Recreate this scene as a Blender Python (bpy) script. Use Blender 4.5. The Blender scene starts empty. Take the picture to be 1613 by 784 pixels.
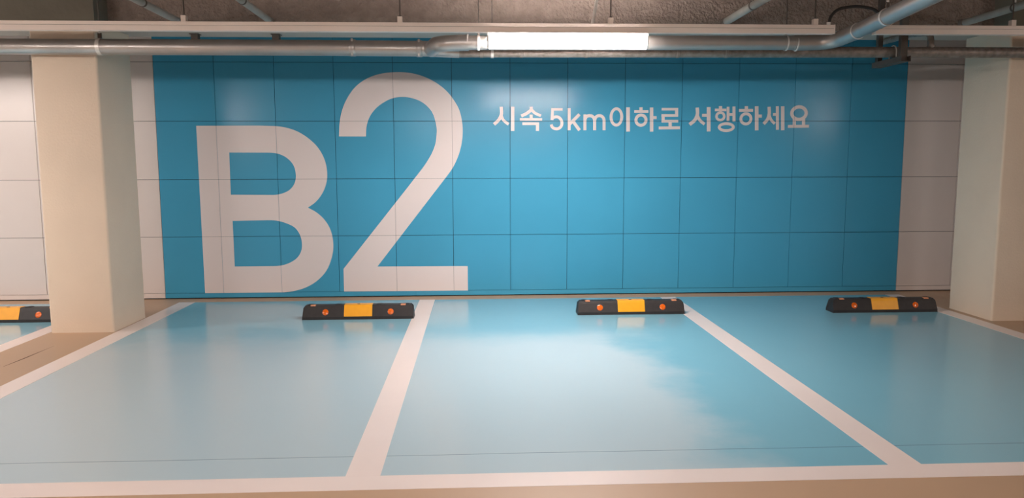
import bpy, bmesh, math, random
from mathutils import Vector, Matrix
random.seed(7)
PI = math.pi
SC = bpy.context.scene
C = SC.collection

# ------------------------------------------------------------------ camera, light, exposure
def set_camera():
    yaw, pitch, roll, f = 0.0454005, -0.1139785, -0.0029311, 1187.655
    cy, sy, cp, sp = math.cos(yaw), math.sin(yaw), math.cos(pitch), math.sin(pitch)
    fw = Vector((sy*cp, cy*cp, sp)); r0 = Vector((cy, -sy, 0)); u0 = r0.cross(fw)
    c, s = math.cos(roll), math.sin(roll)
    r = c*r0 + s*u0; u = -s*r0 + c*u0
    cam = bpy.data.cameras.new('camera'); o = bpy.data.objects.new('camera', cam); C.objects.link(o)
    m = Matrix.Identity(4)
    for i in range(3):
        m[i][0] = r[i]; m[i][1] = u[i]; m[i][2] = -fw[i]
    m[0][3], m[1][3], m[2][3] = 3.257, -7.911, 1.404
    o.matrix_world = m
    cam.sensor_fit = 'HORIZONTAL'; cam.sensor_width = 36.0; cam.lens = f*36.0/1613.0
    cam.clip_start = 0.05
    SC.camera = o
set_camera()
W = bpy.data.worlds.new('world'); SC.world = W; W.use_nodes = True
W.node_tree.nodes['Background'].inputs[0].default_value = (0.9, 0.85, 0.8, 1)
W.node_tree.nodes['Background'].inputs[1].default_value = 0.04
SC.view_settings.view_transform = 'Standard'
SC.view_settings.look = 'None'
SC.view_settings.gamma = 1.0
SC.view_settings.use_curve_mapping = False
SC.view_settings.exposure = 0.05
LAMP_COL = (1.0, 0.88, 0.82)
LAMP_STRENGTH = 225.0           # the batten lamps along the bays
LAMP_FAR = 180.0                 # dimmer setting for the unseen lamps, to balance the light
# x, y, z of the lamp's middle, turn; the first is the one in view
LAMPS = [(3.935, -2.2, 2.36, 0), (-2.35, -2.2, 2.36, 0),
         (-1.3, -5.4, 2.36, 0), (2.6, -7.4, 2.36, 0), (10.2, -6.4, 2.36, 0), (-4.3, -5.4, 2.36, 0),  # last one here is added to brighten the left pillar and floor
         (-3.5, -11.0, 2.36, 0), (4.5, -11.0, 2.36, 0)]

# ------------------------------------------------------------------ helpers
def lin(c):
    c = c/255.0
    return c/12.92 if c <= 0.04045 else ((c+0.055)/1.055)**2.4
def rgb(r, g, b): return (lin(r), lin(g), lin(b), 1.0)

def mat(name, col, rough=0.5, metal=0.0, noise=0.0, nscale=5.0, bump=0.0, bscale=40.0, col2=None, spec=0.5,
        coat=0.0, coat_rough=0.1, rnoise=0.0, detail=4.0):
    m = bpy.data.materials.new(name); m.use_nodes = True
    nt = m.node_tree; b = nt.nodes['Principled BSDF']
    b.inputs['Base Color'].default_value = col
    b.inputs['Roughness'].default_value = rough
    b.inputs['Metallic'].default_value = metal
    b.inputs['Specular IOR Level'].default_value = spec
    b.inputs['Coat Weight'].default_value = coat
    b.inputs['Coat Roughness'].default_value = coat_rough
    tc = nt.nodes.new('ShaderNodeTexCoord')
    if noise > 0:
        n = nt.nodes.new('ShaderNodeTexNoise'); n.inputs['Scale'].default_value = nscale; n.inputs['Detail'].default_value = detail
        nt.links.new(tc.outputs['Object'], n.inputs['Vector'])
        mr = nt.nodes.new('ShaderNodeMapRange'); mr.inputs[1].default_value = 0.3; mr.inputs[2].default_value = 0.7
        nt.links.new(n.outputs['Fac'], mr.inputs[0])
        mx = nt.nodes.new('ShaderNodeMix'); mx.data_type = 'RGBA'
        mx.inputs[6].default_value = col
        mx.inputs[7].default_value = col2 if col2 else tuple(list(v*(1-noise) for v in col[:3])+[1])
        nt.links.new(mr.outputs[0], mx.inputs[0])
        nt.links.new(mx.outputs[2], b.inputs['Base Color'])
        if rnoise > 0:
            m2 = nt.nodes.new('ShaderNodeMapRange'); m2.inputs[1].default_value = 0.3; m2.inputs[2].default_value = 0.7
            m2.inputs[3].default_value = max(0, rough-rnoise); m2.inputs[4].default_value = rough+rnoise
            nt.links.new(n.outputs['Fac'], m2.inputs[0]); nt.links.new(m2.outputs[0], b.inputs['Roughness'])
    if bump > 0:
        n2 = nt.nodes.new('ShaderNodeTexNoise'); n2.inputs['Scale'].default_value = bscale; n2.inputs['Detail'].default_value = 3
        nt.links.new(tc.outputs['Object'], n2.inputs['Vector'])
        bp = nt.nodes.new('ShaderNodeBump'); bp.inputs['Strength'].default_value = 1.0; bp.inputs['Distance'].default_value = bump
        nt.links.new(n2.outputs['Fac'], bp.inputs['Height']); nt.links.new(bp.outputs[0], b.inputs['Normal'])
    return m

def emat(name, col, strength):
    m = bpy.data.materials.new(name); m.use_nodes = True
    b = m.node_tree.nodes['Principled BSDF']
    b.inputs['Base Color'].default_value = (0.8, 0.8, 0.8, 1)
    b.inputs['Emission Color'].default_value = (*col, 1)
    b.inputs['Emission Strength'].default_value = strength
    return m

def obj(name, bm, m, parent=None, smooth=False, loc=None):
    me = bpy.data.meshes.new(name)
    bmesh.ops.recalc_face_normals(bm, faces=bm.faces)
    bm.to_mesh(me); bm.free()
    ms = m if isinstance(m, (list, tuple)) else [m]
    for k in ms: me.materials.append(k)
    if smooth:
        for p in me.polygons: p.use_smooth = True
        try: me.set_sharp_from_angle(angle=math.radians(38))
        except Exception: pass
    o = bpy.data.objects.new(name, me); C.objects.link(o)
    if parent: o.parent = parent
    if loc: o.location = loc
    return o

def tag(o, label=None, cat=None, group=None, kind=None):
    if label: o['label'] = label
    if cat: o['category'] = cat
    if group: o['group'] = group
    if kind: o['kind'] = kind
    return o

def thing(name, label, cat, loc=(0, 0, 0), group=None):
    o = bpy.data.objects.new(name, None); C.objects.link(o); o.location = loc
    o.empty_display_size = 0.1
    return tag(o, label, cat, group)

def struct(name, bm, m, parent=None, smooth=False):
    o = obj(name, bm, m, parent, smooth)
    o['kind'] = 'structure'
    return o

def copy_tree(o, parent=None):
    c = o.copy(); C.objects.link(c); c.parent = parent
    for ch in list(o.children): copy_tree(ch, c)
    return c

def add_box(bm, x0, x1, y0, y1, z0, z1, bev=0.0, mi=0):
    t = bmesh.new()
    bmesh.ops.create_cube(t, size=1.0)
    for v in t.verts:
        v.co = Vector(((x0+x1)/2+v.co.x*(x1-x0), (y0+y1)/2+v.co.y*(y1-y0), (z0+z1)/2+v.co.z*(z1-z0)))
    if bev > 0:
        bmesh.ops.bevel(t, geom=list(t.edges), offset=bev, segments=3, affect='EDGES', profile=0.5)
    for f in t.faces: f.material_index = mi
    me = bpy.data.meshes.new('tmp'); t.to_mesh(me); t.free(); bm.from_mesh(me); bpy.data.meshes.remove(me)

def box(x0, x1, y0, y1, z0, z1, bev=0.0):
    bm = bmesh.new(); add_box(bm, x0, x1, y0, y1, z0, z1, bev); return bm

def add_tube(bm, pts, r, seg=20, cap=True, rs=None):
    pts = [Vector(p) for p in pts]; n = len(pts)
    tan = []
    for i in range(n):
        a = pts[max(0, i-1)]; b = pts[min(n-1, i+1)]; tan.append((b-a).normalized())
    up = Vector((0, 0, 1)) if abs(tan[0].z) < 0.9 else Vector((0, 1, 0))
    u = (up - tan[0]*up.dot(tan[0])).normalized()
    rings = []
    for i in range(n):
        if i: u = (u - tan[i]*u.dot(tan[i])).normalized()
        v = tan[i].cross(u); rr = rs[i] if rs else r
        rings.append([bm.verts.new(pts[i]+rr*(math.cos(a)*u+math.sin(a)*v)) for a in [2*PI*k/seg for k in range(seg)]])
    for i in range(n-1):
        for k in range(seg):
            bm.faces.new((rings[i][k], rings[i][(k+1) % seg], rings[i+1][(k+1) % seg], rings[i+1][k]))
    if cap:
        bm.faces.new(rings[0][::-1]); bm.faces.new(rings[-1])

def tube(pts, r, seg=20, cap=True, rs=None):
    bm = bmesh.new(); add_tube(bm, pts, r, seg, cap, rs); return bm

def fillet(pts, rad, n=10):
    """a polyline with every inner corner rounded to the given radius"""
    pts = [Vector(p) for p in pts]; out = [pts[0]]
    for i in range(1, len(pts)-1):
        a, b, c = pts[i-1], pts[i], pts[i+1]
        d1 = (a-b).normalized(); d2 = (c-b).normalized()
        k = min(rad, (a-b).length*0.49, (c-b).length*0.49)
        for j in range(n+1):
            t = j/n; p = (b+d1*k)*(1-t)**2 + 2*b*t*(1-t) + (b+d2*k)*t*t
            out.append(p)
    out.append(pts[-1])
    return out

def ring_along(p, d, r_in, r_out, w, seg=24):
    """a collar of width w round direction d at p"""
    p = Vector(p); d = Vector(d).normalized()
    bm = bmesh.new()
    add_tube(bm, [p-d*w/2, p-d*w*0.35, p+d*w*0.35, p+d*w/2], r_out, seg, True, [r_in*1.01, r_out, r_out, r_in*1.01])
    return bm

# smooth outline through measured points: keeps corners and straight runs
def smooth(pts, closed=True, sub=6, corner=38):
    P = [Vector((a, b)) for a, b in pts]; n = len(P); out = []
    def t_at(i):
        if not closed and (i == 0 or i == n-1): return None
        a, b, c = P[(i-1) % n], P[i % n], P[(i+1) % n]
        d1, d2 = b-a, c-b
        l1, l2 = d1.length, d2.length
        if math.degrees(d1.angle(d2)) > corner: return None
        if l1 > 2.4*l2: return d1.normalized()
        if l2 > 2.4*l1: return d2.normalized()
        return (d1.normalized()*l2 + d2.normalized()*l1).normalized()
    m = n if closed else n-1
    for i in range(m):
        a, b = P[i], P[(i+1) % n]; L = (b-a).length; ch = (b-a).normalized()
        ta = t_at(i) or ch; tb = t_at((i+1) % n) or ch
        if ta.dot(ch) > 0.99995 and tb.dot(ch) > 0.99995:
            out.append(a); continue
        for k in range(sub):
            t = k/sub; h00 = 2*t**3-3*t*t+1; h10 = t**3-2*t*t+t; h01 = -2*t**3+3*t*t; h11 = t**3-t*t
            out.append(h00*a+h10*L*ta+h01*b+h11*L*tb)
    if not closed: out.append(P[-1])
    return out

def fill_outlines(outs):
    """flat filled shape (holes allowed) in the x-z plane as a bmesh"""
    cu = bpy.data.curves.new('outline', 'CURVE'); cu.dimensions = '2D'; cu.fill_mode = 'BOTH'
    for o_ in outs:
        sp = cu.splines.new('POLY'); sp.points.add(len(o_)-1); sp.use_cyclic_u = True
        for i, p in enumerate(o_): sp.points[i].co = (p[0], p[1], 0, 1)
    ob = bpy.data.objects.new('outline', cu); C.objects.link(ob)
    dg = bpy.context.evaluated_depsgraph_get()
    me = bpy.data.meshes.new_from_object(ob.evaluated_get(dg))
    bm = bmesh.new(); bm.from_mesh(me)
    bpy.data.objects.remove(ob); bpy.data.curves.remove(cu); bpy.data.meshes.remove(me)
    for v in bm.verts: v.co = Vector((v.co.x, 0, v.co.y))
    return bm

# ------------------------------------------------------------------ grid of the wall panels
PW, PH, Z0 = 0.6, 0.5906, 0.060       # panel width, height, lowest joint
BLUE0, BLUE1 = 0.0, 7.8

def cut_joints(bm, gap=0.0022):
    def cut(co, no):
        bmesh.ops.bisect_plane(bm, geom=list(bm.verts)+list(bm.edges)+list(bm.faces), plane_co=co, plane_no=no)
    bands = []
    for i in range(0, 14):
        x = i*PW; cut((x-gap/2, 0, 0), (1, 0, 0)); cut((x+gap/2, 0, 0), (1, 0, 0)); bands.append(('x', x))
    for j in range(0, 5):
        z = Z0+j*PH; cut((0, 0, z-gap/2), (0, 0, 1)); cut((0, 0, z+gap/2), (0, 0, 1)); bands.append(('z', z))
    dead = []
    for f in bm.faces:
        c = f.calc_center_median()
        for ax, v in bands:
            if abs((c.x if ax == 'x' else c.z)-v) < gap/2*0.99 and not (ax == 'z' and v < 0.1): dead.append(f); break
    bmesh.ops.delete(bm, geom=dead, context='FACES')

def film(bm, y, th=0.0006):
    """give the flat cut film its thickness and stand it on the wall"""
    for v in bm.verts: v.co.y = y
    r = bmesh.ops.extrude_face_region(bm, geom=list(bm.faces))
    for e in r['geom']:
        if isinstance(e, bmesh.types.BMVert): e.co.y = y-th

# ------------------------------------------------------------------ materials
M_cream = mat('pillar_paint', rgb(230, 212, 190), rough=0.55, noise=0.06, nscale=2.5, bump=0.0015, bscale=60)
M_white = mat('white_panel', rgb(216, 205, 199), rough=0.32, noise=0.03, nscale=1.5)
M_blue = mat('blue_panel', rgb(70, 158, 194), rough=0.22, noise=0.05, nscale=1.2, spec=0.25)
M_dark = mat('joint_dark', rgb(30, 40, 48), rough=0.9)
M_film = mat('letter_white', rgb(222, 212, 210), rough=0.35)
M_conc = mat('rough_concrete', rgb(150, 136, 127), rough=0.9, noise=0.25, nscale=12, bump=0.028, bscale=38)
M_conc2 = mat('smooth_concrete', rgb(112, 108, 96), rough=0.85, noise=0.2, nscale=2.5, bump=0.004, bscale=20)
M_soff = mat('soffit_paint', rgb(176, 172, 164), rough=0.7, noise=0.08, nscale=4)
M_tray = mat('tray_enamel', rgb(236, 224, 214), rough=0.3, noise=0.05, nscale=6)
M_galv = mat('galvanised', rgb(186, 183, 180), rough=0.36, metal=0.8, noise=0.16, nscale=5, rnoise=0.05, bump=0.0002, bscale=30, detail=2)
M_galvd = mat('galvanised_dusty', rgb(158, 148, 140), rough=0.5, metal=0.6, noise=0.35, nscale=22, rnoise=0.15, bump=0.004, bscale=40)
M_steel = mat('zinc_bright', rgb(228, 226, 222), rough=0.35, metal=0.4, noise=0.1, nscale=20)
M_steeld = mat('steel_dull', rgb(96, 90, 84), rough=0.6, metal=0.5, noise=0.2, nscale=20)
M_cable = mat('cable_black', rgb(34, 32, 31), rough=0.5, noise=0.1, nscale=20)
M_rubber = mat('rubber', rgb(44, 40, 40), rough=0.55, noise=0.25, nscale=30, bump=0.0006, bscale=150)
M_yel = mat('yellow_band', rgb(242, 166, 32), rough=0.38, noise=0.06, nscale=20)
M_ora = mat('orange_reflector', rgb(235, 105, 20), rough=0.2, noise=0.3, nscale=60, spec=0.8)
M_line = mat('line_paint', rgb(236, 222, 216), rough=0.3, noise=0.05, nscale=2.0, coat=0.2, coat_rough=0.2)
# LED strips face down: the underside of the diffuser gives most of the light, its flanks less
M_lamp = emat('lamp_diffuser', LAMP_COL, LAMP_STRENGTH)
M_lamp2 = emat('lamp_diffuser_dimmer', LAMP_COL, LAMP_FAR)
M_side = emat('lamp_diffuser_flank', LAMP_COL, LAMP_STRENGTH*0.6)
M_side2 = emat('lamp_diffuser_flank_dimmer', LAMP_COL, LAMP_FAR*0.25)
M_lampb = mat('lamp_body', rgb(235, 232, 228), rough=0.4, noise=0.02, nscale=5)
M_plain = mat('far_wall', rgb(205, 195, 182), rough=0.8, noise=0.05, nscale=1)

def floor_mat(name, col, col2, rough, crack=None, worn_haze=None):
    m = bpy.data.materials.new(name); m.use_nodes = True
    nt = m.node_tree; b = nt.nodes['Principled BSDF']; L = nt.links.new
    tc = nt.nodes.new('ShaderNodeTexCoord')
    n = nt.nodes.new('ShaderNodeTexNoise'); n.inputs['Scale'].default_value = 0.9; n.inputs['Detail'].default_value = 2.5; n.inputs['Roughness'].default_value = 0.5
    L(tc.outputs['Object'], n.inputs['Vector'])
    mx = nt.nodes.new('ShaderNodeMix'); mx.data_type = 'RGBA'; mx.inputs[6].default_value = col; mx.inputs[7].default_value = col2
    L(n.outputs['Fac'], mx.inputs[0])
    # fine dark specks
    v = nt.nodes.new('ShaderNodeTexNoise'); v.inputs['Scale'].default_value = 26; v.inputs['Detail'].default_value = 2
    L(tc.outputs['Object'], v.inputs['Vector'])
    r2 = nt.nodes.new('ShaderNodeMapRange'); r2.inputs[1].default_value = 0.80; r2.inputs[2].default_value = 0.83; r2.inputs[3].default_value = 0; r2.inputs[4].default_value = 0.25
    L(v.outputs['Fac'], r2.inputs[0])
    m2 = nt.nodes.new('ShaderNodeMix'); m2.data_type = 'RGBA'; m2.inputs[7].default_value = rgb(70, 80, 85)
    L(r2.outputs[0], m2.inputs[0]); L(mx.outputs[2], m2.inputs[6])
    last = m2
    sx = nt.nodes.new('ShaderNodeSeparateXYZ'); L(tc.outputs['Object'], sx.inputs[0])
    if worn_haze:
        # lamp haze painted into the floor colour over scuffed bays, with a ragged edge
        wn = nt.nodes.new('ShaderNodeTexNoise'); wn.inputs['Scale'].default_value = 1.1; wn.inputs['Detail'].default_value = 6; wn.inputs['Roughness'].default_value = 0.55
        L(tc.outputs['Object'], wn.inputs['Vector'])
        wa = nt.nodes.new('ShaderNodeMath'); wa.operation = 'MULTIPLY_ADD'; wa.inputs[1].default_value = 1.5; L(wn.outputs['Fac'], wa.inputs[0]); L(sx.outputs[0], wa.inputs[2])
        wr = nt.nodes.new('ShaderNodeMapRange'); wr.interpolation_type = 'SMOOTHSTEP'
        wr.inputs[1].default_value = worn_haze[0]+0.5; wr.inputs[2].default_value = worn_haze[0]+1.2
        wr.inputs[3].default_value = worn_haze[2]; wr.inputs[4].default_value = 0.0; L(wa.outputs[0], wr.inputs[0])
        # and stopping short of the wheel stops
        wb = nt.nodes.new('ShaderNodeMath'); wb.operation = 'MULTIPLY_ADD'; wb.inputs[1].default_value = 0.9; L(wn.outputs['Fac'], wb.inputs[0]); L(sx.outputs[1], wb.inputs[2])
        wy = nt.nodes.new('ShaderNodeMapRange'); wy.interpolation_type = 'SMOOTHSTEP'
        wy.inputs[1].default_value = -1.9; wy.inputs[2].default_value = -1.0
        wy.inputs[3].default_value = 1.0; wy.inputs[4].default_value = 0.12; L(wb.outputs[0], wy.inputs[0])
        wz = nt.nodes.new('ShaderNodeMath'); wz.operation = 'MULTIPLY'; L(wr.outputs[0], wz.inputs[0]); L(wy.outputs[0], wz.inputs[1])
        wm = nt.nodes.new('ShaderNodeMix'); wm.data_type = 'RGBA'; wm.inputs[7].default_value = worn_haze[1]
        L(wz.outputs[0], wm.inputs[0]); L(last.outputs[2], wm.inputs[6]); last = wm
    def line_mask(out, at, half, wob=0.02):
        w_ = nt.nodes.new('ShaderNodeTexNoise'); w_.inputs['Scale'].default_value = 1.3; L(tc.outputs['Object'], w_.inputs['Vector'])
        a = nt.nodes.new('ShaderNodeMath'); a.operation = 'MULTIPLY_ADD'; a.inputs[1].default_value = wob; a.inputs[2].default_value = -wob/2; L(w_.outputs['Fac'], a.inputs[0])
        s = nt.nodes.new('ShaderNodeMath'); s.operation = 'ADD'; L(out, s.inputs[0]); L(a.outputs[0], s.inputs[1])
        d = nt.nodes.new('ShaderNodeMath'); d.operation = 'SUBTRACT'; L(s.outputs[0], d.inputs[0]); d.inputs[1].default_value = at
        q = nt.nodes.new('ShaderNodeMath'); q.operation = 'ABSOLUTE'; L(d.outputs[0], q.inputs[0])
        l = nt.nodes.new('ShaderNodeMath'); l.operation = 'LESS_THAN'; L(q.outputs[0], l.inputs[0]); l.inputs[1].default_value = half
        return l
    if crack is not None:
        ax, at, half, amt = crack
        lm = line_mask(sx.outputs[ax], at, half)
        k = nt.nodes.new('ShaderNodeMath'); k.operation = 'MULTIPLY'; L(lm.outputs[0], k.inputs[0]); k.inputs[1].default_value = amt
        m3 = nt.nodes.new('ShaderNodeMix'); m3.data_type = 'RGBA'; m3.inputs[7].default_value = rgb(60, 72, 76)
        L(k.outputs[0], m3.inputs[0]); L(last.outputs[2], m3.inputs[6]); last = m3
    L(last.outputs[2], b.inputs['Base Color'])
    b.inputs['Roughness'].default_value = rough
    b.inputs['Specular IOR Level'].default_value = 0.5 if worn_haze else 0.3
    if worn_haze:
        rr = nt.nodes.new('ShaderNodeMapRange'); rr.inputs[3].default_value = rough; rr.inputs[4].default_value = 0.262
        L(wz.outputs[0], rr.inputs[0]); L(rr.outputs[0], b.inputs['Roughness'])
    bp = nt.nodes.new('ShaderNodeBump'); bp.inputs['Distance'].default_value = 0.0006; bp.inputs['Strength'].default_value = 0.5
    n3 = nt.nodes.new('ShaderNodeTexNoise'); n3.inputs['Scale'].default_value = 7; n3.inputs['Detail'].default_value = 2
    L(tc.outputs['Object'], n3.inputs['Vector']); L(n3.outputs['Fac'], bp.inputs['Height']); L(bp.outputs[0], b.inputs['Normal'])
    return m
M_fbeige = floor_mat('floor_beige', rgb(186, 156, 128), rgb(180, 150, 123), 0.42, crack=(0, -0.048, 0.006, 0.0))
M_fblue = floor_mat('floor_blue', rgb(122, 178, 198), rgb(130, 183, 202), 0.16, crack=(1, -4.385, 0.003, 0.55), worn_haze=(4.4, rgb(188, 202, 208), 0.8))
B_OUT = [(0.401, 1.786), (0.852, 1.787), (1.108, 1.785), (1.279, 1.772), (1.415, 1.729), (1.528, 1.657), (1.618, 1.567), (1.678, 1.457), (1.705, 1.335), (1.699, 1.218), (1.661, 1.113), (1.576, 1.002), (1.499, 0.947), (1.584, 0.897), (1.664, 0.82), (1.719, 0.725), (1.745, 0.612), (1.746, 0.517), (1.723, 0.409), (1.67, 0.289), (1.573, 0.183), (1.441, 0.106), (1.317, 0.072), (1.198, 0.06), (0.407, 0.061)]
B_C1 = [(0.72, 1.515), (1.097, 1.513), (1.212, 1.502), (1.302, 1.458), (1.363, 1.388), (1.386, 1.29), (1.374, 1.208), (1.325, 1.138), (1.243, 1.095), (1.145, 1.08), (0.717, 1.084)]
B_C2 = [(0.723, 0.814), (1.07, 0.818), (1.186, 0.811), (1.277, 0.783), (1.357, 0.739), (1.407, 0.662), (1.424, 0.579), (1.414, 0.495), (1.37, 0.424), (1.298, 0.375), (1.203, 0.344), (1.116, 0.338), (0.724, 0.338)]
TWO = [(1.838, 1.677), (1.85, 1.824), (1.882, 1.956), (1.944, 2.082), (2.027, 2.185), (2.144, 2.264), (2.272, 2.308), (2.41, 2.325), (2.513, 2.325), (2.617, 2.311), (2.744, 2.271), (2.859, 2.209), (2.951, 2.134), (3.019, 2.049), (3.071, 1.957), (3.099, 1.852), (3.109, 1.748), (3.103, 1.644), (3.078, 1.527), (3.011, 1.369), (2.91, 1.229), (2.615, 0.853), (2.2, 0.324), (3.147, 0.32), (3.147, 0.059), (1.845, 0.062), (1.846, 0.302), (2.398, 0.987), (2.593, 1.23), (2.736, 1.417), (2.796, 1.522), (2.827, 1.609), (2.837, 1.679), (2.841, 1.739), (2.828, 1.829), (2.796, 1.922), (2.751, 1.979), (2.682, 2.031), (2.602, 2.062), (2.496, 2.077), (2.381, 2.059), (2.299, 2.019), (2.217, 1.956), (2.157, 1.876), (2.126, 1.795), (2.114, 1.676)]
GLYPHS = [
    ('si', [('s', 0.034, [(3.509, 1.978), (3.509, 1.897), (3.489, 1.853), (3.466, 1.826), (3.434, 1.798)]), ('s', 0.029, [(3.509, 1.892), (3.526, 1.85), (3.553, 1.822), (3.585, 1.799)]), ('s', 0.036, [(3.628, 1.978), (3.627, 1.731)])]),
    ('sok', [('s', 0.032, [(3.819, 1.978), (3.819, 1.954), (3.781, 1.916), (3.716, 1.884)]), ('s', 0.029, [(3.819, 1.954), (3.856, 1.916), (3.921, 1.886)]), ('s', 0.032, [(3.819, 1.897), (3.819, 1.849)]), ('s', 0.025, [(3.702, 1.849), (3.934, 1.849)]), ('s', 0.028, [(3.728, 1.805), (3.902, 1.805)]), ('s', 0.033, [(3.885, 1.815), (3.885, 1.731)])]),
    ('five', [('s', 0.027, [(4.028, 1.952), (4.147, 1.952)]), ('s', 0.03, [(4.043, 1.963), (4.036, 1.842)]), ('s', 0.03, [(4.03, 1.853), (4.058, 1.871), (4.096, 1.874), (4.128, 1.85), (4.14, 1.811), (4.128, 1.773), (4.096, 1.753), (4.064, 1.755), (4.037, 1.773), (4.028, 1.797)])]),
    ('k', [('s', 0.033, [(4.214, 1.965), (4.215, 1.737)]), ('s', 0.032, [(4.323, 1.901), (4.217, 1.797)]), ('s', 0.033, [(4.251, 1.836), (4.325, 1.737)])]),
    ('m', [('s', 0.032, [(4.38, 1.9), (4.381, 1.737)]), ('s', 0.032, [(4.38, 1.85), (4.398, 1.878), (4.427, 1.887), (4.456, 1.881), (4.476, 1.86), (4.482, 1.834), (4.483, 1.737)]), ('s', 0.031, [(4.482, 1.844), (4.499, 1.876), (4.527, 1.887), (4.556, 1.881), (4.575, 1.86), (4.581, 1.834), (4.582, 1.737)])]),
    ('i', [('r', 4.71, 1.874, 0.056, 0.084, 0.03), ('s', 0.038, [(4.831, 1.973), (4.835, 1.723)])]),
    ('ha', [('s', 0.034, [(4.967, 1.973), (4.968, 1.944)]), ('s', 0.028, [(4.897, 1.93), (5.046, 1.93)]), ('r', 4.969, 1.841, 0.053, 0.053, 0.031), ('s', 0.036, [(5.079, 1.971), (5.084, 1.722)]), ('s', 0.03, [(5.094, 1.867), (5.134, 1.867)])]),
    ('ro', [('s', 0.027, [(5.185, 1.954), (5.36, 1.954)]), ('s', 0.033, [(5.343, 1.966), (5.345, 1.878)]), ('s', 0.027, [(5.184, 1.889), (5.36, 1.889)]), ('s', 0.033, [(5.202, 1.9), (5.203, 1.818)]), ('s', 0.027, [(5.186, 1.83), (5.363, 1.83)]), ('s', 0.034, [(5.277, 1.823), (5.279, 1.763)]), ('s', 0.03, [(5.158, 1.76), (5.383, 1.762)])]),
    ('seo', [('s', 0.036, [(5.561, 1.97), (5.563, 1.895), (5.541, 1.845), (5.484, 1.795)]), ('s', 0.031, [(5.563, 1.891), (5.59, 1.843), (5.643, 1.798)]), ('s', 0.031, [(5.614, 1.891), (5.681, 1.891)]), ('s', 0.04, [(5.682, 1.975), (5.689, 1.723)])]),
    ('haeng', [('s', 0.034, [(5.808, 1.986), (5.809, 1.953)]), ('s', 0.027, [(5.749, 1.946), (5.872, 1.946)]), ('r', 5.809, 1.88, 0.041, 0.039, 0.027), ('s', 0.029, [(5.888, 1.979), (5.892, 1.834)]), ('s', 0.028, [(5.893, 1.899), (5.952, 1.899)]), ('s', 0.031, [(5.95, 1.982), (5.955, 1.827)]), ('r', 5.875, 1.768, 0.075, 0.036, 0.03)]),
    ('ha', [('s', 0.036, [(6.083, 1.986), (6.084, 1.946)]), ('s', 0.029, [(6.005, 1.941), (6.155, 1.942)]), ('r', 6.082, 1.854, 0.054, 0.053, 0.03), ('s', 0.039, [(6.192, 1.985), (6.201, 1.734)]), ('s', 0.032, [(6.211, 1.882), (6.251, 1.882)])]),
    ('se', [('s', 0.034, [(6.325, 1.979), (6.328, 1.9), (6.313, 1.85), (6.273, 1.801)]), ('s', 0.029, [(6.328, 1.898), (6.352, 1.843), (6.392, 1.803)]), ('s', 0.029, [(6.37, 1.9), (6.415, 1.9)]), ('s', 0.032, [(6.413, 1.985), (6.423, 1.74)]), ('s', 0.037, [(6.47, 1.985), (6.48, 1.735)])]),
    ('yo', [('r', 6.648, 1.913, 0.077, 0.065, 0.035), ('s', 0.034, [(6.6, 1.854), (6.603, 1.778)]), ('s', 0.034, [(6.699, 1.854), (6.702, 1.778)]), ('s', 0.03, [(6.534, 1.775), (6.76, 1.777)])]),
]

# ------------------------------------------------------------------ the setting
XL, XR, YB, ZC = -9.0, 15.0, -14.0, 3.05
def build_floor():
    xs = [XL, -2.98, -2.82, -0.48, -0.335, 0.215, 0.375, 2.651, 2.808, 5.16, 5.317, 7.573, 7.72, 8.27, 8.42, 10.7, XR]
    ys = [YB, -4.765, -4.618, -0.2, 0.05]
    bays = [(XL, -2.98), (-2.82, -0.48), (0.375, 2.651), (2.808, 5.16), (5.317, 7.573), (8.42, 10.7), (10.7, XR)]
    bm = bmesh.new()
    V = {(i, j): bm.verts.new((x, y, 0)) for i, x in enumerate(xs) for j, y in enumerate(ys)}
    for i in range(len(xs)-1):
        for j in range(len(ys)-1):
            f = bm.faces.new((V[i, j], V[i+1, j], V[i+1, j+1], V[i, j+1]))
            xc, yc = (xs[i]+xs[i+1])/2, (ys[j]+ys[j+1])/2
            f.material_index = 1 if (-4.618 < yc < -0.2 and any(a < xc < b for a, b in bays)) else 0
    r = bmesh.ops.extrude_face_region(bm, geom=list(bm.faces))
    for e in r['geom']:
        if isinstance(e, bmesh.types.BMVert): e.co.z = -0.15
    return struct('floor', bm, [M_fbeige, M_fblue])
fl = build_floor()
bm = bmesh.new()
cr = [(-0.060, -2.62, 0.002), (-0.052, -2.5, 0.005), (-0.046, -2.38, 0.007), (-0.044, -2.25, 0.005), (-0.041, -2.12, 0.002), (-0.036, -2.02, 0.0008)]
A = [bm.verts.new((x-w, y, 0.0006)) for x, y, w in cr]; B = [bm.verts.new((x+w, y, 0.0006)) for x, y, w in cr]
for k in range(len(cr)-1): bm.faces.new((A[k], B[k], B[k+1], A[k+1]))
struct('floor_crack', bm, mat('crack_dark', rgb(96, 74, 58), rough=0.9), fl)
struct('ceiling', box(XL, XR, YB, 0.3, ZC, ZC+0.2), M_conc)
struct('wall_left', box(XL-0.2, XL, YB, 0.3, 0, ZC), M_plain)
struct('wall_right', box(XR, XR+0.2, YB, 0.3, 0, ZC), M_plain)
struct('wall_front', box(XL, XR, YB-0.2, YB, 0, ZC), M_plain)

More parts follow.
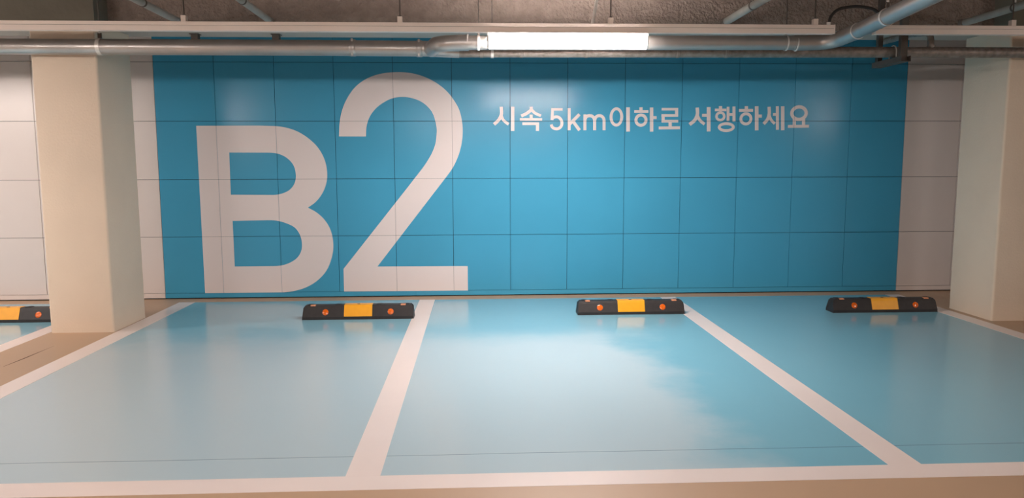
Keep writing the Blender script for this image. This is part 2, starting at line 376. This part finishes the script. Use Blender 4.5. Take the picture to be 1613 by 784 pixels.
wall = struct('wall_back', box(XL, XR, 0.012, 0.25, 0, ZC), M_dark)
def panels(blue):
    bm = bmesh.new(); g = 0.0021
    i0, i1 = int(math.floor(XL/PW)), int(math.ceil(XR/PW))
    for i in range(i0, i1):
        isb = 0 <= i < 13
        if isb != blue: continue
        for j in range(5):
            rnd = random.Random(i*31+j*7+5)
            za, zb = Z0+j*PH+g, min(Z0+(j+1)*PH-g, ZC)
            xa, xb = max(i*PW+g, XL), min((i+1)*PW-g, XR)
            if xb-xa < 0.05: continue
            tx, tz = rnd.uniform(-1, 1)*0.0022, rnd.uniform(-1, 1)*0.0022
            q = 0.0006
            def y_at(x, z): return tx*(x-(xa+xb)/2)+tz*(z-(za+zb)/2)
            fr = []
            for (x, z) in ((xa+q, za+q), (xb-q, za+q), (xb-q, zb-q), (xa+q, zb-q)): fr.append(bm.verts.new((x, y_at(x, z), z)))
            ed = [bm.verts.new((x, y_at(x, z)+q, z)) for (x, z) in ((xa, za), (xb, za), (xb, zb), (xa, zb))]
            bk = [bm.verts.new((x, 0.0118, z)) for (x, z) in ((xa, za), (xb, za), (xb, zb), (xa, zb))]
            bm.faces.new(fr)
            for k in range(4):
                l = (k+1) % 4
                bm.faces.new((fr[k], fr[l], ed[l], ed[k])); bm.faces.new((ed[k], ed[l], bk[l], bk[k]))
    # plain strip under the lowest joint
    def strip(a, b):
        n = int((b-a)/3.0)+1
        for k in range(n):
            add_box(bm, a+(b-a)*k/n, a+(b-a)*(k+1)/n-0.001, -0.001 if blue else -0.004, 0.0118, 0.012, Z0-0.001, 0.0)
    if blue: strip(BLUE0, BLUE1)
    else: strip(XL, BLUE0-0.001); strip(BLUE1+0.001, XR)
    return bm
tag(struct('blue_panelling', panels(True), M_blue, wall), 'glossy blue wall panels')
tag(struct('white_panelling', panels(False), M_white, wall), 'glossy white wall panels')

# beam between the pillars: smooth soffit, rough sprayed front
BZ, BY0, BY1 = 2.53, -1.32, -0.87
PIL = [(-0.32, 0.20), (7.79, 8.31)]
bm = bmesh.new()
add_box(bm, PIL[0][1], PIL[1][0], BY0, BY1, BZ, ZC-0.001, 0.0)
for a, b in ((XL+0.001, PIL[0][1]), (PIL[1][0], XR-0.001)):
    add_box(bm, a, b, -1.556, BY1, BZ, ZC-0.001, 0.0, 2)
for f in bm.faces:
    f.normal_update()
    if f.normal.z < -0.9: f.material_index = 1
struct('trim_1', bm, [M_conc, M_soff, M_conc2])

# ------------------------------------------------------------------ pillars
def pillar(x0, x1, label):
    bm = bmesh.new()
    add_box(bm, x0, x1, -1.553, -0.942, 0.0, BZ-0.001, 0.0)
    ve = [e for e in bm.edges if abs(e.verts[0].co.z-e.verts[1].co.z) > 1]
    bmesh.ops.bevel(bm, geom=ve, offset=0.02, segments=4, affect='EDGES', profile=0.5)
    tag(obj('pillar', bm, M_cream, smooth=True), label, 'pillar', 'square concrete pillars')
pillar(*PIL[0], 'cream painted square pillar beside the left end of the blue wall')
pillar(*PIL[1], 'cream painted square pillar cut off by the right edge of the photo')

# ------------------------------------------------------------------ floor lines
def line(x0, x1, y0, y1, label):
    tag(obj('parking_line', box(x0, x1, y0, y1, -0.0005, 0.0012), M_line), label, 'parking line', 'white painted bay lines')
line(-0.48, -0.335, -4.617, -0.2, 'white line on the left side of the beige strip under the left pillar')
line(0.215, 0.375, -4.617, -0.2, 'white line just right of the left pillar, bordering the first full blue bay')
line(2.651, 2.808, -4.617, -0.2, 'white line starting at the right end of the wheel stop below the number two')
line(5.16, 5.317, -4.617, -0.2, 'long slanting white line starting at the right end of the middle wheel stop')
line(7.573, 7.72, -4.617, -0.2, 'short visible white line along the foot of the right pillar')
line(8.27, 8.42, -4.617, -0.2, 'white line beyond the right pillar')
tag(obj('parking_line', box(XL, XR, -4.765, -4.618, -0.0005, 0.0012), M_line),
    'long white line crossing the whole foreground in front of the blue bays', 'parking line', 'white painted bay lines')

# ------------------------------------------------------------------ lettering on the wall
def letter(outs, name, label, cat='wall letter'):
    bm = fill_outlines([smooth(o) for o in outs])
    cut_joints(bm); film(bm, -0.0016)
    return tag(obj(name, bm, M_film), label, cat)
letter([B_OUT, B_C1, B_C2], 'letter_b', 'huge white capital letter B on the blue wall')
letter([TWO], 'numeral_two', 'huge white numeral 2 on the blue wall, taller than the B beside it', 'wall numeral')

def stroke(pts, w):
    P = [Vector(p) for p in pts]
    if len(P) > 2: P = smooth(pts, closed=False, sub=5, corner=55)
    n = len(P); lt, rt = [], []
    for i in range(n):
        d = (P[min(n-1, i+1)]-P[max(0, i-1)]).normalized(); nn = Vector((-d.y, d.x))
        lt.append(P[i]+nn*w/2); rt.append(P[i]-nn*w/2)
    return lt, rt
def glyph_mesh(parts):
    out = bmesh.new()
    for n, p in enumerate(parts):
        bm = bmesh.new()
        if p[0] == 's':
            lt, rt = stroke(p[2], p[1])
            a = [bm.verts.new((q.x, 0, q.y)) for q in lt]; b = [bm.verts.new((q.x, 0, q.y)) for q in rt]
            for i in range(len(a)-1): bm.faces.new((a[i], a[i+1], b[i+1], b[i]))
        else:
            _, X, Z, rx, rz, w = p; N = 40
            a, b = [], []
            for k in range(N):
                t = 2*PI*k/N
                a.append(bm.verts.new((X+(rx+w/2)*math.cos(t), 0, Z+(rz+w/2)*math.sin(t))))
                b.append(bm.verts.new((X+(rx-w/2)*math.cos(t), 0, Z+(rz-w/2)*math.sin(t))))
            for k in range(N):
                l = (k+1) % N; bm.faces.new((a[k], a[l], b[l], b[k]))
        cut_joints(bm); film(bm, -0.0012, 0.0006+0.00012*n)
        bmesh.ops.recalc_face_normals(bm, faces=bm.faces)
        me = bpy.data.meshes.new('tmp'); bm.to_mesh(me); bm.free(); out.from_mesh(me); bpy.data.meshes.remove(me)
    return out
slogan = thing('slogan', 'white Korean slogan with 5km in one line high on the blue wall', 'wall lettering', (5.2, 0, 2.0))
for nm, parts in GLYPHS:
    o = obj('letter', glyph_mesh(parts), M_film, slogan)
    o.matrix_parent_inverse = Matrix.Translation((-5.2, 0, -2.0))

# ------------------------------------------------------------------ wheel stops
def make_stop():
    t = thing('wheel_stop', '', 'wheel stop')
    L, D, H = 1.0, 0.155, 0.125
    # cross-section: (y, z), y < 0 is the front
    prof = [(-D/2, 0.0), (-D/2, 0.026), (-D/2+0.030, 0.104), (-D/2+0.040, H), (D/2-0.040, H), (D/2-0.030, 0.104), (D/2, 0.026), (D/2, 0.0)]
    def loft(xs, grow=0.0, taper=None, z0=0.0):
        bm = bmesh.new(); rings = []
        for i, x in enumerate(xs):
            s = taper[i] if taper else 1.0
            ring = []
            for (y, z) in prof:
                zz = max(z, z0) if z0 else z
                g = grow
                ring.append(bm.verts.new((x, (y+(g if y > 0 else -g))*(1 if s == 1 else 1-(1-s)*0.25), zz*s+(g if zz > 0.1 else 0))))
            rings.append(ring)
        n = len(prof)
        for i in range(len(xs)-1):
            for k in range(n): bm.faces.new((rings[i][k], rings[i][(k+1) % n], rings[i+1][(k+1) % n], rings[i+1][k]))
        bm.faces.new(rings[0]); bm.faces.new(rings[-1][::-1])
        return bm
    xs = [-L/2, -L/2+0.004, -L/2+0.05, L/2-0.05, L/2-0.004, L/2]
    bm = bmesh.new(); rings = []
    n = len(prof)
    for i, x in enumerate(xs):
        ring = []
        for (y, z) in prof:
            # ends slope inwards with height
            e = 0.010*(z/H) if z < H*0.9 else 0.026
            xx = x + (e if i <= 1 else -e if i >= 4 else 0)
            ring.append(bm.verts.new((xx, y, z)))
        rings.append(ring)
    for i in range(len(xs)-1):
        for k in range(n): bm.faces.new((rings[i][k], rings[i][(k+1) % n], rings[i+1][(k+1) % n], rings[i+1][k]))
    bm.faces.new(rings[0]); bm.faces.new(rings[-1][::-1])
    obj('body', bm, M_rubber, t)
    # tread ribs on top
    for x_ in (-0.435, -0.185, 0.185, 0.435):
        bm = bmesh.new(); add_box(bm, x_-0.022, x_+0.022, -0.034, 0.034, H-0.001, H+0.0015, 0.0005)
        for k in range(4): add_box(bm, x_-0.0165+k*0.011-0.003, x_-0.0165+k*0.011+0.003, -0.034, 0.034, H+0.001, H+0.0045, 0.001)
        obj('tread', bm, M_rubber, t)
    # yellow band wraps front, top and back above the foot
    bm = bmesh.new(); yb = [(-D/2-0.0015, 0.028), (-D/2+0.028, 0.105), (-D/2+0.039, H+0.003), (D/2-0.039, H+0.003), (D/2-0.028, 0.105), (D/2+0.0015, 0.028)]
    inn = [(-D/2+0.004, 0.026), (-D/2+0.034, 0.103), (-D/2+0.042, H-0.003), (D/2-0.042, H-0.003), (D/2-0.034, 0.103), (D/2-0.004, 0.026)]
    A = [[bm.verts.new((x, y, z)) for (y, z) in yb] for x in (-0.126, 0.126)]
    B = [[bm.verts.new((x, y, z)) for (y, z) in inn] for x in (-0.126, 0.126)]
    for k in range(5):
        bm.faces.new((A[0][k], A[0][k+1], A[1][k+1], A[1][k]))
        bm.faces.new((B[0][k], B[1][k], B[1][k+1], B[0][k+1]))
        for j in (0, 1): bm.faces.new((A[j][k], B[j][k], B[j][k+1], A[j][k+1]) if j == 0 else (A[j][k], A[j][k+1], B[j][k+1], B[j][k]))
    for k in (0, 5): bm.faces.new((A[0][k], A[1][k], B[1][k], B[0][k]))
    tag(obj('yellow_band', bm, M_yel, t), 'yellow band round the middle')
    bm = bmesh.new(); add_tube(bm, [(0, 0, H+0.0035), (0, 0, H+0.004)], 0.014, 20); obj('bolt_hole', bm, M_dark, t)
    # round reflectors on the sloping front face, small amber ones on the top edge
    sl = Vector((0, 0.030, 0.078)).normalized(); nrm = Vector((0, -0.078, 0.030)).normalized()
    for s in (-1, 1):
        c = Vector((s*0.293, -D/2+0.015+0.001, 0.066))
        bm = bmesh.new(); add_tube(bm, [c-nrm*0.003, c+nrm*0.002, c+nrm*0.0045], 0.028, 24, True, [0.028, 0.0275, 0.021])
        tag(obj('reflector', bm, M_ora, t, smooth=True), 'round orange reflector')
        tag(obj('top_plug', box(s*0.405-0.022, s*0.405+0.022, -0.045, -0.008, H-0.006, H+0.0045, 0.0015), M_plug, t), 'small pale orange plug on the top edge')
    return t
M_plug = mat('pale_orange', rgb(226, 150, 110), rough=0.5, noise=0.05, nscale=20)
stop0 = make_stop()
stops = [(2.168, -1.075, 0.004, 'black and yellow wheel stop below the huge numeral 2'),
         (4.676, -1.008, -0.004, 'black and yellow wheel stop in the middle bay, its yellow band mirrored in the floor'),
         (7.068, -1.047, -0.003, 'black and yellow wheel stop furthest right, next to the right pillar'),
         (-0.965, -1.035, 0.0, 'black and yellow wheel stop partly hidden behind the left pillar')]
for i, (x, y, a, lb) in enumerate(stops):
    o = stop0 if i == 0 else copy_tree(stop0)
    o.location = (x, y, 0); o.rotation_euler = (0, 0, a)
    o['label'] = lb; o['group'] = 'rubber wheel stops'

# ------------------------------------------------------------------ cable trays and their lamps
TY, TZ0, TZ1 = -2.2, 2.357, 2.422
def tray(x0, x1, label):
    t = thing('cable_tray', label, 'cable tray', (0, 0, 0), 'cable trays along the bays')
    obj('channel', box(x0, x1, TY-0.028, TY+0.028, TZ0, TZ0+0.038, 0.002), M_tray, t)
    obj('cover', box(x0, x1, TY-0.031, TY+0.031, TZ0+0.0395, TZ1, 0.003), M_tray, t)
    bm = bmesh.new(); add_box(bm, x0+0.001, x1-0.001, TY-0.026, TY+0.026, TZ0+0.037, TZ0+0.041)
    obj('seam', bm, M_steeld, t)
    for xe in (x0, x1):
        obj('end_cap', box(xe-0.004, xe+0.004, TY-0.032, TY+0.032, TZ0-0.001, TZ1+0.001, 0.002), M_tray, t)
    return t
tray(-8.0, 5.94, 'long pale cable tray carrying the lit lamp, left of the bent pipe')
tray(6.26, 13.5, 'pale cable tray at upper right, starting beyond the bent pipe')

def hanger(x, label):
    t = thing('tray_hanger', label, 'tray hanger', (x, TY, TZ1), 'rod hangers of the cable trays')
    obj('bracket', box(-0.018, 0.018, -0.02, 0.02, 0.0005, 0.045, 0.002), M_tray, t)
    r_ = obj('rod', tube([(0, 0, 0.040), (0, 0, ZC-TZ1-0.001)], 0.0055, 10), M_steeld, t)
    obj('nut', tube([(0, 0, 0.0455), (0, 0, 0.054)], 0.011, 6), M_steeld, r_)
hanger(-0.43, 'tray hanger beyond the left edge of the photo')
hanger(1.147, 'tray hanger with pale bracket above the left part of the blue wall')
hanger(2.70, 'tray hanger with pale bracket above the top of the numeral 2')
hanger(4.254, 'tray hanger just above the lit lamp')
hanger(5.80, 'tray hanger near the right end of the long cable tray')
hanger(7.33, 'tray hanger at the far upper right above the right pillar')

def make_lamp():
    t = thing('batten_lamp', '', 'ceiling lamp')
    obj('housing', box(-0.597, 0.597, -0.045, 0.045, -0.024, -0.0015, 0.004), M_lampb, t)
    bm = bmesh.new(); prof = [(-0.052, -0.024), (-0.056, -0.060), (-0.046, -0.095), (-0.020, -0.112), (0.020, -0.112), (0.046, -0.095), (0.056, -0.060), (0.052, -0.024)]
    R_ = [[bm.verts.new((x, y, z)) for y, z in prof] for x in (-0.585, 0.585)]
    for k in range(7): bm.faces.new((R_[0][k], R_[0][k+1], R_[1][k+1], R_[1][k]))
    bm.faces.new(R_[0]); bm.faces.new(R_[1][::-1]); bm.faces.new((R_[0][0], R_[1][0], R_[1][7], R_[0][7]))
    for f in bm.faces:
        f.normal_update()
        f.material_index = 0 if f.calc_center_median().z < -0.1 else 1
    tag(obj('diffuser', bm, [M_lamp, M_side], t), 'glowing diffuser')
    for s in (-1, 1):
        bm = bmesh.new(); R_ = [[bm.verts.new((x, y*1.05, -0.024+(z+0.024)*1.04)) for y, z in prof] for x in (s*0.5855, s*0.598)]
        for k in range(8): bm.faces.new((R_[0][k], R_[0][(k+1) % 8], R_[1][(k+1) % 8], R_[1][k]))
        bm.faces.new(R_[0]); bm.faces.new(R_[1][::-1])
        obj('end_cap', bm, M_lampb, t)
    return t
lamp0 = make_lamp()
LL = ['lit batten lamp under the cable tray, the only one in the photo', 'lit batten lamp on the same tray beyond the left edge',
      'lit batten lamp over the driveway, left one', 'lit batten lamp over the driveway, middle one', 'lit batten lamp over the driveway, right one',
      'added batten lamp over the driveway, brightening the left side',
      'lit batten lamp behind the viewer, left one', 'lit batten lamp behind the viewer, right one']
for i, (x, y, z, a) in enumerate(LAMPS):
    o = lamp0 if i == 0 else copy_tree(lamp0)
    o.location = (x, y, z-0.003); o.rotation_euler = (0, 0, a)
    o['label'] = LL[i]; o['group'] = 'batten lamps'
    if i > 0:
        for ch in o.children:
            if ch.name.startswith('diffuser'):
                ch.material_slots[0].link = 'OBJECT'; ch.material_slots[0].material = M_lamp2
                ch.material_slots[1].link = 'OBJECT'; ch.material_slots[1].material = M_side2
# trays that carry the driveway lamps
for yy, xa, xb, lb in ((-5.4, -8.0, 0.6, 'cable tray over the driveway on the left, above the top of the photo'),
                       (-7.4, 0.9, 8.0, 'cable tray over the driveway in the middle, above the viewer'),
                       (-6.4, 8.4, 13.5, 'cable tray over the driveway on the far right'),
                       (-11.0, -8.0, 13.5, 'cable tray behind the viewer')):
    t = thing('cable_tray', lb, 'cable tray', (0, 0, 0), 'cable trays along the bays')
    obj('channel', box(xa, xb, yy-0.03, yy+0.03, TZ0+0.001, TZ1, 0.003), M_tray, t)
    xx = xa+0.4
    while xx < xb:
        obj('rod', tube([(xx, yy, TZ1-0.002), (xx, yy, ZC-0.001)], 0.0055, 10), M_steeld, t); xx += 2.5

# thin white conduit dropping to the lit lamp's tray
tag(obj('conduit', tube(fillet([(4.118, TY, TZ1), (4.150, TY, 2.60), (4.19, TY, ZC)], 0.05), 0.0125, 14), M_steel, smooth=True),
    'thin bright conduit dropping to the tray above the lit lamp', 'conduit')
# black cable looping out of the tray end
tag(obj('cable', tube(fillet([(5.905, TY, TZ1-0.005), (5.915, TY, 2.49), (5.975, TY, 2.545), (6.118, TY, 2.566), (6.25, TY, 2.545), (6.315, TY, 2.49), (6.32, TY, TZ1-0.005)], 0.08), 0.011, 12), M_cable, smooth=True),
    'black cable looping from the end of the tray over behind the bent pipe', 'cable')
tag(obj('cable_gland', tube([(5.905, TY, TZ1+0.0005), (5.905, TY, TZ1+0.022)], 0.016, 8), M_steel), 'small bright cable gland on the tray end', 'cable gland')

# ------------------------------------------------------------------ pipes
PY = -1.68
main = thing('service_pipe', 'long galvanised pipe along the beam with a branch bending towards the viewer at right', 'pipe', (0, PY, 2.32))
def rel(o, p=(0, PY, 2.32)):
    o.matrix_parent_inverse = Matrix.Translation((-p[0], -p[1], -p[2])); return o
rel(obj('thick_run', tube([(XL+0.02, PY, 2.322), (2.0, PY, 2.319), (2.90, PY, 2.315)], 0.061, 32), M_galv, main, smooth=True))
rel(obj('reducer', tube([(2.88, PY, 2.315), (2.93, PY, 2.315), (3.07, PY, 2.293), (3.12, PY, 2.291)], 0.06, 32, True, [0.064, 0.064, 0.047, 0.047]), M_galv, main, smooth=True))
rel(obj('thin_run', tube([(3.08, PY, 2.291), (7.0, PY, 2.302), (XR-0.02, PY, 2.305)], 0.0435, 28), M_galvd, main, smooth=True))
for x, r, z in ((2.27, 0.061, 2.319), (2.80, 0.061, 2.315)):
    rel(obj('coupling', ring_along((x, PY, z), (1, 0, 0), r, r+0.005, 0.05), M_galv, main, smooth=True))
    for s in (-1, 1):
        rel(obj('bolt', tube([(x+s*0.0, PY-0.045, z+s*0.055-0.01), (x+s*0.0, PY-0.045, z+s*0.055+0.012)], 0.009, 8), M_steel, main))
for x in (3.30, 3.62, 4.15, 4.9, 5.3):
    rel(obj('joint_ring', ring_along((x, PY, 2.292+(x-3)*0.0027), (1, 0, 0), 0.0435, 0.0475, 0.03), M_galvd, main, smooth=True))
# stub rising from the thin run near the right
rel(obj('stub', tube(fillet([(7.02, PY, 2.33), (7.01, PY, 2.46), (7.01, -1.40, 2.495), (7.01, -0.90, 2.50)], 0.07), 0.026, 20), M_galvd, main, smooth=True))
rel(obj('stub_collar', tube([(7.02, PY, 2.343), (7.02, PY, 2.358)], 0.032, 20), M_galvd, main, smooth=True))

# bright branch pipe: elbow out of the reducer, along the lamp, then bend towards the driveway
FY, FZ = -2.01, 2.318
br = main
P1 = [(3.0, PY-0.02, 2.316), (3.0, FY, 2.322), (3.16, FY, 2.330)]
a0 = fillet([(2.90, PY-0.05, 2.308), (2.955, FY+0.0, 2.302), (3.12, FY, FZ-0.006), (3.20, FY, FZ-0.005)], 0.13, 12)
rel(obj('elbow', tube(a0, 0.060, 32, True), M_galv, br, smooth=True))
X2 = 6.03
rel(obj('branch_run', tube([(3.17, FY, FZ-0.005), (5.74, FY, FZ+0.004)], 0.054, 32), M_galv, br, smooth=True))
bend = fillet([(5.72, FY, FZ+0.004), (6.02, FY, FZ+0.010), (6.070, -2.32, 2.360)], 0.17, 14)
rel(obj('bend', tube(bend, 0.058, 32), M_galv, br, smooth=True))
D0, D1 = Vector((6.068, -2.30, 2.358)), Vector((6.10, -6.0, 2.62))
rel(obj('slope_run', tube([D0, D1], 0.0555, 32), M_galv, br, smooth=True))
for x in (3.19, 5.74):
    rel(obj('weld_ring', ring_along((x, FY, FZ), (1, 0, 0), 0.0555, 0.0605, 0.012), M_steel, br, smooth=True))
dd = (D1-D0).normalized()
rel(obj('weld_ring', ring_along(D0+dd*0.03, dd, 0.0555, 0.060, 0.012), M_steel, br, smooth=True))

def clamp(p, d, r, top, label, w=0.022, gap=0.002):
    """a strap hanger: band round the pipe, two lugs, rod up to the given height"""
    p = Vector(p); d = Vector(d).normalized()
    t = thing('pipe_clamp', label, 'pipe clamp', tuple(p), 'strap hangers of the pipes')
    q = Vector((0, 0, 0))
    bm = bmesh.new(); side = d.cross(Vector((0, 0, 1))).normalized()
    up = side.cross(d).normalized(); N = 28; A = []
    for k in range(N):
        a = 2*PI*k/N; n = math.cos(a)*up+math.sin(a)*side
        A.append([bm.verts.new(q+n*(r+gap)-d*w/2), bm.verts.new(q+n*(r+gap)+d*w/2), bm.verts.new(q+n*(r+gap+0.003)+d*w/2), bm.verts.new(q+n*(r+gap+0.003)-d*w/2)])
    for k in range(N):
        l = (k+1) % N
        for j in range(4): bm.faces.new((A[k][j], A[l][j], A[l][(j+1) % 4], A[k][(j+1) % 4]))
    b_ = obj('band', bm, M_steel, t, smooth=True)
    bm = bmesh.new(); add_box(bm, -w/2, w/2, -0.006, 0.006, r+gap, r+0.045, 0.001); obj('lug', bm, M_steeld, b_)
    r_ = obj('rod', tube([(0, 0, r+0.04), (0, 0, top-p.z-0.001)], 0.0045, 10), M_steeld, t)
    obj('nut', tube([(0, 0, r+0.042), (0, 0, r+0.054)], 0.010, 6), M_steel, r_)
clamp((0.295, PY, 2.321), (1, 0, 0), 0.061, ZC, 'strap hanger with bright band on the thick pipe in front of the left pillar', w=0.03)
clamp((3.275, FY, FZ-0.004), (1, 0, 0), 0.0555, ZC, 'strap hanger on the bright branch pipe left of the lamp', w=0.018)
clamp((3.385, PY, 2.292), (1, 0, 0), 0.0435, ZC, 'strap hanger on the thin pipe just left of the lamp')
clamp((5.66, FY, FZ+0.003), (1, 0, 0), 0.0555, ZC, 'strap hanger on the branch pipe just before its bend', w=0.012)
pc = D0+dd*((2.72-2.30)/abs(dd.y))
clamp(tuple(pc), dd, 0.0555, ZC, 'strap hanger round the sloping pipe that comes towards the viewer', w=0.02)

# trapeze hanger that carries the thin pipe near the right pillar
t = thing('trapeze_hanger', 'dull steel trapeze hanger under the pipes near the right end of the blue wall', 'pipe hanger', (6.75, PY, 2.22))
def relt(o): o.matrix_parent_inverse = Matrix.Translation((-6.75, -PY, -2.22)); return o
def bar(x, y, z0, z1, w): return box(x-w/2, x+w/2, y-0.021, y+0.021, z0, z1, 0.003)
relt(obj('post', bar(6.705, -1.45, 2.212, ZC-0.001, 0.042), M_steeld, t))
relt(obj('post', bar(6.715, -1.80, 2.212, ZC-0.001, 0.058), M_steeld, t))
bm = bmesh.new(); add_box(bm, 6.672, 6.752, -1.86, -1.40, 2.205, 2.210, 0.001); add_box(bm, 6.672, 6.677, -1.86, -1.40, 2.210, 2.250, 0.001); add_box(bm, 6.747, 6.752, -1.86, -1.40, 2.210, 2.250, 0.001)
relt(obj('channel', bm, M_steeld, t))
relt(obj('u_bolt', tube([(6.70, PY-0.056, 2.222)]+[(6.70, PY-0.052*math.cos(PI*k/12), 2.302+0.052*math.sin(PI*k/12)) for k in range(13)]+[(6.70, PY+0.056, 2.222)], 0.005, 10), M_steel, t, smooth=True))

# square blocks under the soffit, seen between tray and thick pipe
for x, lb in ((0.80, 'small square steel block under the beam, nearer the left pillar'), (1.50, 'small square steel block under the beam, the one further from the left pillar')):
    t = thing('beam_bracket', lb, 'bracket', (x, -1.02, BZ), 'steel blocks under the beam')
    obj('block', box(-0.03, 0.03, -0.03, 0.03, -0.075, -0.006, 0.003), M_steeld, t)
    obj('base_plate', box(-0.04, 0.04, -0.04, 0.04, -0.006, -0.0005, 0.001), M_steeld, t)

# small drain pipes coming out of the beam towards the viewer
def small_pipe(x, z, r, label, yc, dx=0.0, dz=0.0, m=None):
    t = thing('drain_pipe', label, 'pipe', (x, BY0, z), 'small pipes coming out of the beam')
    y1 = -6.6
    d = Vector((dx, y1-BY0, dz))
    obj('run', tube([(0, -0.001, 0), tuple(d)], r, 24), m or M_small, t, smooth=True)
    obj('sleeve', tube([(0, -0.001, 0), (d.normalized()*0.05)], r+0.006, 24), M_galvd, t, smooth=True)
    dn = d.normalized()
    q = dn*((BY0-yc)/abs(dn.y))
    obj('band', ring_along(q, dn, r, r+0.004, 0.022), M_steeld, t, smooth=True)
    r_ = obj('rod', tube([(q.x, q.y, q.z+r), (q.x, q.y, ZC-z-0.002)], 0.0045, 10), M_steeld, t)
    obj('nut', tube([(q.x, q.y, q.z+r+0.01), (q.x, q.y, q.z+r+0.03)], 0.011, 6), M_steel, r_)
M_small = mat('small_pipe_grey', rgb(160, 158, 150), rough=0.5, metal=0.0, noise=0.15, nscale=15)
small_pipe(0.83, 2.555, 0.027, 'small grey pipe leaving the beam at the far left, nearest the left pillar', -2.15, 0.05, 0.06)
small_pipe(1.53, 2.59, 0.027, 'small grey pipe leaving the beam above the gap between the B and the 2', -2.1, 0.05, 0.03)
small_pipe(5.40, 2.60, 0.032, 'small pale pipe leaving the beam right of the lamp', -2.0, -0.03, 0.03)
small_pipe(7.50, 2.60, 0.030, 'small grey pipe leaving the beam above the right pillar', -2.0, -0.15, 0.0)
